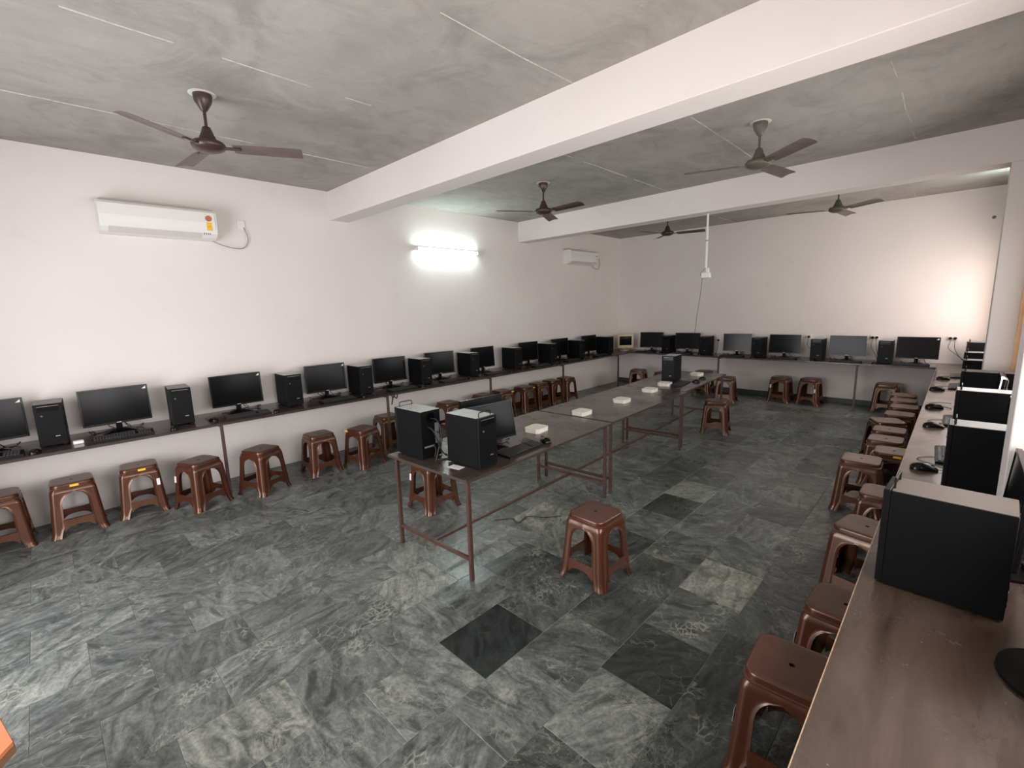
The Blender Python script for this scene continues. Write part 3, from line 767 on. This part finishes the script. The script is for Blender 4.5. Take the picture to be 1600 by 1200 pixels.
# right row
for i, (x, y, a, lb) in enumerate([
    (6.017, 1.055, 177, 'large black tower nearest the camera on the brown worktop'),
    (6.165, 2.36, 180, 'second black tower on the right worktop, just behind the nearest one'),
    (6.185, 3.66, 180, 'third black tower on the right worktop'),
    (6.21, 4.86, 180, 'fourth black tower on the right worktop, before the pillar'),
    (6.22, 5.86, 180, 'fifth right-hand tower, partly behind the pillar'),
    (6.23, 6.80, 180, 'sixth right-hand tower, beyond the pillar'),
    (6.26, 8.50, 183, 'last right-hand tower, in the far right corner')]):
    make_tower(lb, (x, y, ZB), R(a), 'dusty' if i < 1 else 'dull', True, 'black towers on the right worktop')  # right-hand steel tops use the copies darkened against window light
MR = [(6.27, .70, 'monitor at the right picture edge, only its round foot showing'), (6.215, 1.43, 'monitor seen edge-on behind the nearest right tower'),
      (6.27, 2.88, 'right-hand monitor between the second and third towers'), (6.27, 4.20, 'right-hand monitor between the third and fourth towers'),
      (6.30, 6.33, 'right-hand monitor just beyond the pillar'), (6.30, 7.35, 'right-hand monitor nearest the far wall')]
for i, (x, y, lb) in enumerate(MR):
    make_monitor('black '+lb, (x, y, ZB), R(180), 'black monitors on the right worktop', base='round', seed=40+i, sticker=False)
for i, (x, y, a, lb) in enumerate([(6.02, 3.03, 182, 'keyboard sticking out beyond the second right tower'), (6.03, 4.22, 180, 'keyboard beyond the third right tower'),
                              (6.03, 6.3, 180, 'keyboard on the right worktop level with the pillar'), (6.03, 7.3, 180, 'keyboard at the far end of the right worktop')]):
    make_keyboard('black '+lb, (x, y, ZB), R(a), 'keyboards on the right worktop')
for i, (x, y, lb) in enumerate([(5.91, 2.62, 'large black mouse next to the second right tower'), (5.91, 3.92, 'black mouse just past the third right tower'), (5.885, 4.80, 'black mouse beside the fourth right tower'),
                                (5.87, 5.97, 'black mouse level with the pillar on the right worktop'), (5.90, 6.92, 'black mouse farthest along the right worktop')]):
    mq = make_mouse(lb, (x, y, ZB), R(8), 'mice on the right worktop', tail=[(.05, 0, .008), (.10, .01, .004), (.06, .10, .003), (-.01, .18, .003), (.05, .26, .003), (.13, .25, .003)])
    mq.scale = (1.25, 1.25, 1.15)
tag(MB().tube([(6.30, 1.02, ZB+.004), (6.24, .93, ZB+.004), (6.30, .80, ZB+.004), (6.40, .74, ZB+.004)], .004, 6, None, 6).obj('power_cable', CABLE, None, 60), 'black power cable on the worktop right of the nearest tower', 'cable')
tag(MB().tube([(6.31, 1.13, ZB+.003), (6.28, .98, ZB+.003), (6.33, .90, ZB+.003), (6.42, .86, ZB+.003)], .003, 6, None, 6).obj('signal_cable', CABLEW, None, 60), 'thin grey cable curling behind the nearest right tower', 'cable')

# centre tables
make_tower('black tower with its logo side out on the nearest table, front right', (3.497, .985, ZT), R(3), 'metal', True)
tw = make_tower('black tower showing its cabled rear on the nearest table corner', (2.995, .86, ZT), R(182), 'metal', True, back=True)
for k, pts in enumerate([[(-.172, .03, .25), (-.23, .02, .22), (-.25, -.02, .08), (-.26, -.08, .006), (-.3, -.12, .006)],
                         [(-.172, -.05, .2), (-.21, -.07, .16), (-.22, -.05, .05), (-.24, -.12, .006), (-.2, -.16, .006)],
                         [(-.172, .0, .31), (-.22, -.02, .30), (-.25, -.03, .2), (-.24, .02, .006), (-.27, .05, .006)],
                         [(-.172, -.04, .15), (-.2, -.05, .1), (-.21, -.06, .02), (-.24, -.02, .006), (-.30, -.05, .006)],
                         [(-.172, -.02, .1), (-.19, -.02, .06), (-.2, .0, .006), (-.27, -.0, .006), (-.28, -.1, .006)]]):
    MB().tube(pts, .0045, 6, None, 5).obj('cable', CABLE, tw, 60)
m1 = make_monitor('black monitor facing the aisle on the nearest table, behind the front tower', (3.35, 1.335, ZT), R(-6), base='wide', seed=71, sticker=False, tilt=11, h0=.075)
m1.scale = (.88, .88, .88)
m2 = make_monitor('black monitor seen from behind on the nearest table, facing the left wall', (3.08, 1.46, ZT), R(176), base='wide', seed=72, sticker=False, tilt=4, h0=.055)
m2.scale = (.88, .88, .92)
make_keyboard('black keyboard near the front edge of the nearest table', (3.575, 1.43, ZT), R(3))
make_mouse('round black mouse at the edge of the nearest table', (3.585, 1.715, ZT), R(150)).scale = (1.2, 1.3, 1.25)
tag(MB().box(-.055, .055, -.032, .032, 0, .002, 0, 1, T(3.475, .845, ZT) @ RZ(R(8))).obj('paper_card', WLAB), 'small white card lying in front of the towers on the nearest table', 'card')
tag(MB().box(-.045, .045, -.025, .025, 0, .03, .004, 1, T(3.24, 1.14, ZT) @ RZ(R(50))).obj('power_adapter', WHITE), 'white power adapter between the two towers on the nearest table', 'adapter')
tag(MB().tube([(3.45, 1.25, ZT+.004), (3.48, 1.5, ZT+.01), (3.43, 1.62, ZT+.03), (3.5, 1.66, ZT+.004), (3.46, 1.55, ZT+.02), (3.42, 1.68, ZT+.004)], .003, 6, None, 8).obj('looped_cable', CABLE, None, 60), 'black looped cable behind the keyboard on the nearest table', 'cable')
tag(MB().tube([(3.15, 1.5, .006), (3.25, 1.62, .006), (3.35, 1.6, .006), (3.33, 1.75, .006), (3.45, 1.83, .006), (3.55, 1.95, .006)], .0035, 6, None, 8).obj('floor_cable', CABLE, None, 60), 'thin black cable lying on the floor under the nearest table', 'cable')
make_tower('tall black tower standing alone on the farthest table', (3.02, 5.26, ZT), R(-82), 'metal', False)
make_keyboard('black keyboard in front of the lone tower on the farthest table', (3.27, 5.03, ZT), R(8))
make_mouse('black mouse on the farthest table next to its keyboard', (3.37, 5.30, ZT), R(190))
make_mouse('second black mouse near the far edge of the farthest table', (3.33, 5.62, ZT), R(230))
def white_box(label, x, y, a, s=1.):
    t = thing('junction_box', label, 'box', (x, y, ZT), R(a), 'white junction boxes on the tables')
    c = .024; w_, l_ = .080*s, .092*s
    P_ = [(-w_+c, -l_), (w_-c, -l_), (w_, -l_+c), (w_, l_-c), (w_-c, l_), (-w_+c, l_), (-w_, l_-c), (-w_, -l_+c)]
    MB().prism(P_, 0, .030).obj('body', WHITE2, t)
    MB().prism([(x_*1.02, y_*1.02) for x_, y_ in P_], .030, .040).obj('lid', WHITE2, t)
for lb, x, y, a in [('white flat box beside the monitor on the nearest table', 3.285, 1.945, 6), ('white flat box on the middle table at its near end', 3.225, 2.74, 3), ('white flat box in the centre of the middle table', 3.235, 3.52, 6),
                    ('white flat box at the far end of the middle table', 3.18, 4.30, 4), ('white flat box touching the keyboard on the farthest table', 3.13, 4.83, 10), ('white flat box at the back of the farthest table', 3.12, 5.92, 0)]:
    white_box(lb, x, y, a)

# ------------------------------------------------------------------ ceiling fans
def fan(x, y, th, m1, m2, label, zb=3.07):
    t = thing('ceiling_fan', label, 'fan', (x, y, H), 0, 'three-blade ceiling fans')
    MB().lathe([(.085, -.002), (.085, 0)], 24).obj('ceiling_plate', WHITE, t)
    dz = zb-H
    MB().lathe([(.058, -.003), (.060, -.012), (.054, -.05), (.034, -.085), (.022, -.105), (.018, -.11)], 22).obj('canopy', m1, t, 50)
    MB().lathe([(.0105, -.10), (.0105, dz+.11)], 12).obj('downrod', m1, t, 50)
    MB().lathe([(.018, dz+.135), (.026, dz+.13), (.036, dz+.10), (.052, dz+.062), (.058, dz+.048), (.058, dz+.04)], 24).obj('motor_cone', m1, t, 50)
    MB().lathe([(.06, dz+.04), (.095, dz+.034), (.108, dz+.018), (.108, dz+.002), (.096, dz-.014), (.06, dz-.03), (.02, dz-.036), (.0001, dz-.037)], 30).obj('motor_housing', m1, t, 50)
    for k in range(3):
        a = R(th+120*k); mt = RZ(a) @ T(0, 0, dz) @ Matrix.Rotation(R(-11), 4, 'X')
        b = MB(); L = [(.155, .050), (.17, .058), (.30, .062), (.50, .066), (.60, .066), (.612, .058)]
        vs = []; fs = []
        for xx, hw in L:
            for yy, zz in ((-hw, 0), (-hw*.5, .006), (0, .008), (hw*.5, .006), (hw, 0)): vs.append((xx, yy, zz))
            for yy, zz in ((hw, -.003), (hw*.5, .003), (0, .005), (-hw*.5, .003), (-hw, -.003)): vs.append((xx, yy, zz))
        for i in range(len(L)-1):
            for j in range(10): fs.append((i*10+j, i*10+(j+1) % 10, (i+1)*10+(j+1) % 10, (i+1)*10+j))
        fs += [tuple(range(10)), tuple(50+j for j in range(10))]
        q = b.faces(vs, fs); b._fin(q, mt); bl_ = b.obj('blade', m2, t, 30)
        MB().box(.09, .20, -.018, .018, -.004, .002, .001, 1, mt).obj('blade_arm', m1, bl_)
    return t
fan(2.03, -.09, 63, FANB, FANBL, 'maroon ceiling fan above the left wall air conditioner, largest in view')
fan(2.05, 3.57, 117, FANB, FANB, 'dark ceiling fan beside the glowing tube light')
fan(4.57, 3.53, 81, FAND, FANBL, 'dusty olive ceiling fan between the two beams on the right')
fan(2.18, 6.75, 15, FANB, FANB, 'small dark ceiling fan behind the second beam, left of the hanging conduit')
fan(4.64, 6.72, 84, FAND, FANBL, 'dusty ceiling fan behind the second beam, near the right window side')

# ------------------------------------------------------------------ air conditioners
def ac(y0, y1, z0, z1, label, stickers, side=1):
    t = thing('air_conditioner', label, 'air conditioner', (0, (y0+y1)/2, z0), 0, 'wall air conditioners')
    L = (y1-y0)/2; h = z1-z0
    prof = [(.0, .0), (.07, .0), (.135, .02), (.185, .055), (.205, .10), (.208, .16), (.200, h-.03), (.185, h-.008), (.16, h), (0, h)]
    m_ = Matrix(((1, 0, 0, 0), (0, 0, 1, 0), (0, 1, 0, 0), (0, 0, 0, 1)))
    MB().prism(prof, -L, L, m_).obj('body', WHITE, t)
    p2 = [(.208, .085), (.214, .10), (.217, .16), (.208, h-.03), (.203, h-.03), (.211, .16), (.208, .105), (.204, .09)]
    MB().prism(p2, -L+.02, L-.02, m_).obj('front_cover', WHITE, t)
    MB().prism([(.12, .010), (.19, .052), (.193, .060), (.188, .060), (.115, .016)], -L+.06, L-.14, m_).obj('louvre', mat('louvre_grey', (.62, .61, .6), .4), t)
    for k in range(4):
        MB().prism([(.172, .045), (.188, .056), (.189, .062), (.18, .06)], L-.125+.018*k, L-.118+.018*k, m_).obj('vent_slit', DARKPANEL, t)
    MB().box(.02, .16, -L+.02, L-.02, h, h+.012, .003).obj('top_grille', mat('grille_grey', (.45, .43, .42), .6), t)
    if stickers:
        MB().box(.2165, .2185, L-.098, L-.050, .085, .168).obj('energy_label', YEL, t)['label'] = 'yellow energy label'
        MB().lathe([(.030, 0), (.030, .0015)], 20, T(.2160, L-.075, .205) @ Matrix.Rotation(R(90), 4, 'Y')).obj('round_sticker', ORS, t)['label'] = 'round brown and orange sticker'
        MB().box(.2186, .2189, L-.09, L-.06, .122, .126).obj('print', ORS, t)
    else:
        MB().box(.213, .2155, L-.075, L-.045, .12, .2).obj('dark_label', DARKPANEL, t)
    pts = [(.06, L-.03, .004), (.05, L+.07, -.035), (.03, L+.2, -.06), (.02, L+.30, -.04), (.02, L+.345, .06), (.02, L+.31, .18)]
    MB().tube(pts, .005, 6, None, 6).obj('power_cable', CABLEW, t, 60)
    return t
ac(-.58, .37, 2.69, 2.985, 'white wall air conditioner with yellow energy label on the left wall', True)
ac(6.62, 7.58, 2.73, 3.01, 'white wall air conditioner near the far corner, behind the second beam', False)
def socket(x, y, z, rz, label, plugs=0, m=WHITE, cab=None, plate=(.045, .045)):
    t = thing('wall_socket', label, 'socket', (x, y, z), rz)
    MB().box(0, .012, -plate[0], plate[0], -plate[1], plate[1], .003).obj('plate', m, t)
    for k in range(plugs):
        yy = (k-(plugs-1)/2)*.055
        MB().lathe([(.019, 0), (.022, .008), (.020, .03), (.010, .038)], 14, T(.012, yy, 0) @ Matrix.Rotation(R(90), 4, 'Y')).obj('plug', BLACK, t, 40)
        if cab:
            s = 1 if k else -.6
            MB().tube([(.045, yy, -.005), (.05, yy, -.06), (.04+.01*k, yy+.01*s, -.16), (.04, yy+cab*(.6 if k else 1), -.29), (.06, yy+cab*1.6, z and -(z-ZB-.006))], .0035, 6, None, 6).obj('cable', CABLE, t, 60)
    return t
socket(0, .66, 2.895, 0, 'small white socket on the left wall beside the large air conditioner', 0, WHITE, None, (.04, .05))
socket(0, 7.87, 2.93, 0, 'small white socket beside the far air conditioner', 0, WHITE, None, (.035, .045))
socket(4.0, D, 1.19, R(-90), 'far wall socket with one black plug, left of the paired plugs', 1, WHITE, .12)
socket(4.965, D, 1.20, R(-90), 'far wall socket with two black plugs between the two right-hand monitors', 2, WHITE, .06, (.06, .035))
socket(5.93, D, 1.21, R(-90), 'far wall socket with two black plugs near the right corner', 2, WHITE, .13, (.06, .035))
socket(2.38, D, 1.08, R(-90), 'small socket behind the second far tower', 1, WHITE, -.05)
socket(6.27, PIL[1][0], 1.08, R(-90), 'socket with a black plug on the pillar near the window', 1, WHITE, .04)
socket(0, .66, .93, 0, 'small cream socket low on the left wall behind the third tower', 0, WHITE2, None, (.03, .035))
tag(MB().lathe([(.022, 0), (.022, .012), (.012, .014)], 16, T(6.2, D-.001, 2.98) @ Matrix.Rotation(R(90), 4, 'X')).obj('wall_hook', DARKPANEL, None, 40), 'small dark knob high on the far wall by the right corner', 'knob')

# hanging conduit with its socket box
t = thing('hanging_conduit', 'white conduit hanging from the second beam with a socket box at its end', 'conduit', (3.39, 5.44, HB))
MB().box(-.0125, .0125, -.008, .008, -.72, 0, .003).obj('conduit', WHITE, t)
MB().box(-.016, .016, -.012, .012, -.36, -.345, .002).obj('coupler', CABLEW, t)
bx = MB().box(-.05, .06, -.03, .03, -.85, -.78, .004).obj('socket_box', WHITE, t)
MB().box(.01, .04, -.03, .02, -.78, -.72, .003).obj('white_plug', WHITE, bx)
MB().tube([(0, 0, -.70), (-.03, 0, -.74), (-.075, .0, -.79), (-.05, 0, -.83)], .004, 6, None, 6).obj('cable', CABLEW, t, 60)
MB().tube([(-.045, 0, -.83), (-.35, .7, -1.10), (-.8, 1.7, -1.42), (-1.25, 2.75, -1.68), (-1.45, 3.2, -1.80), (-1.47, 3.27, -1.95)], .0045, 6, None, 8).obj('long_cable', CABLEW, t, 60)

# ------------------------------------------------------------------ tube lights
def tube_light(y0, y1, x, z, sgn, label):
    t = thing('tube_light', label, 'lamp', (x, (y0+y1)/2, z), 0, 'fluorescent tube lights')
    L = (y1-y0)/2
    MB().box(min(0, sgn*.035), max(0, sgn*.035), -L, L, -.02, .025, .003).obj('batten', WHITE, t)
    for s in (-1, 1): MB().box(min(sgn*.03, sgn*.085), max(sgn*.03, sgn*.085), s*L-.012, s*L+.012, -.035, .02, .003).obj('end_holder', WHITE, t)
    MB().lathe([(.013, -L+.012), (.013, L-.012)], 14, T(sgn*.062, 0, -.008) @ Matrix.Rotation(R(90), 4, 'X')).obj('tube', TUBE, t)
    return t
tube_light(3.0, 4.2, 0, 2.80, 1, 'lit fluorescent tube glowing on the left wall between the two beams')
tube_light(6.5, 7.7, XR, 3.14, -1, 'lit fluorescent tube high on the window wall, hidden behind the pillar')

# terracotta laminate desk whose corner shows at the bottom left
t = thing('side_desk', 'small desk with terracotta laminate top, only its corner showing bottom left', 'desk', (0, 0, 0), 0)
P_ = [(3.80, -1.385), (3.42, -1.30), (3.42, -1.95), (4.10, -1.95)]
P_ = [(3.795, -1.375), (3.20, -1.50), (3.10, -2.1), (4.20, -2.1), (4.13, -1.60)]
MB().prism(P_, .455, .47).obj('desktop', ORANGE, t)
MB().prism([(x*1.0+(.004 if x > 3.7 else -.004), y+(.004 if y > -1.6 else 0)) for x, y in P_], .43, .455).obj('edge', RIB, t)
for x, y in ((3.75, -1.46), (3.27, -1.56), (3.2, -2.05), (4.1, -2.05)):
    MB().box(x-.02, x+.02, y-.02, y+.02, 0, .43, .003).obj('leg', RIB, t)
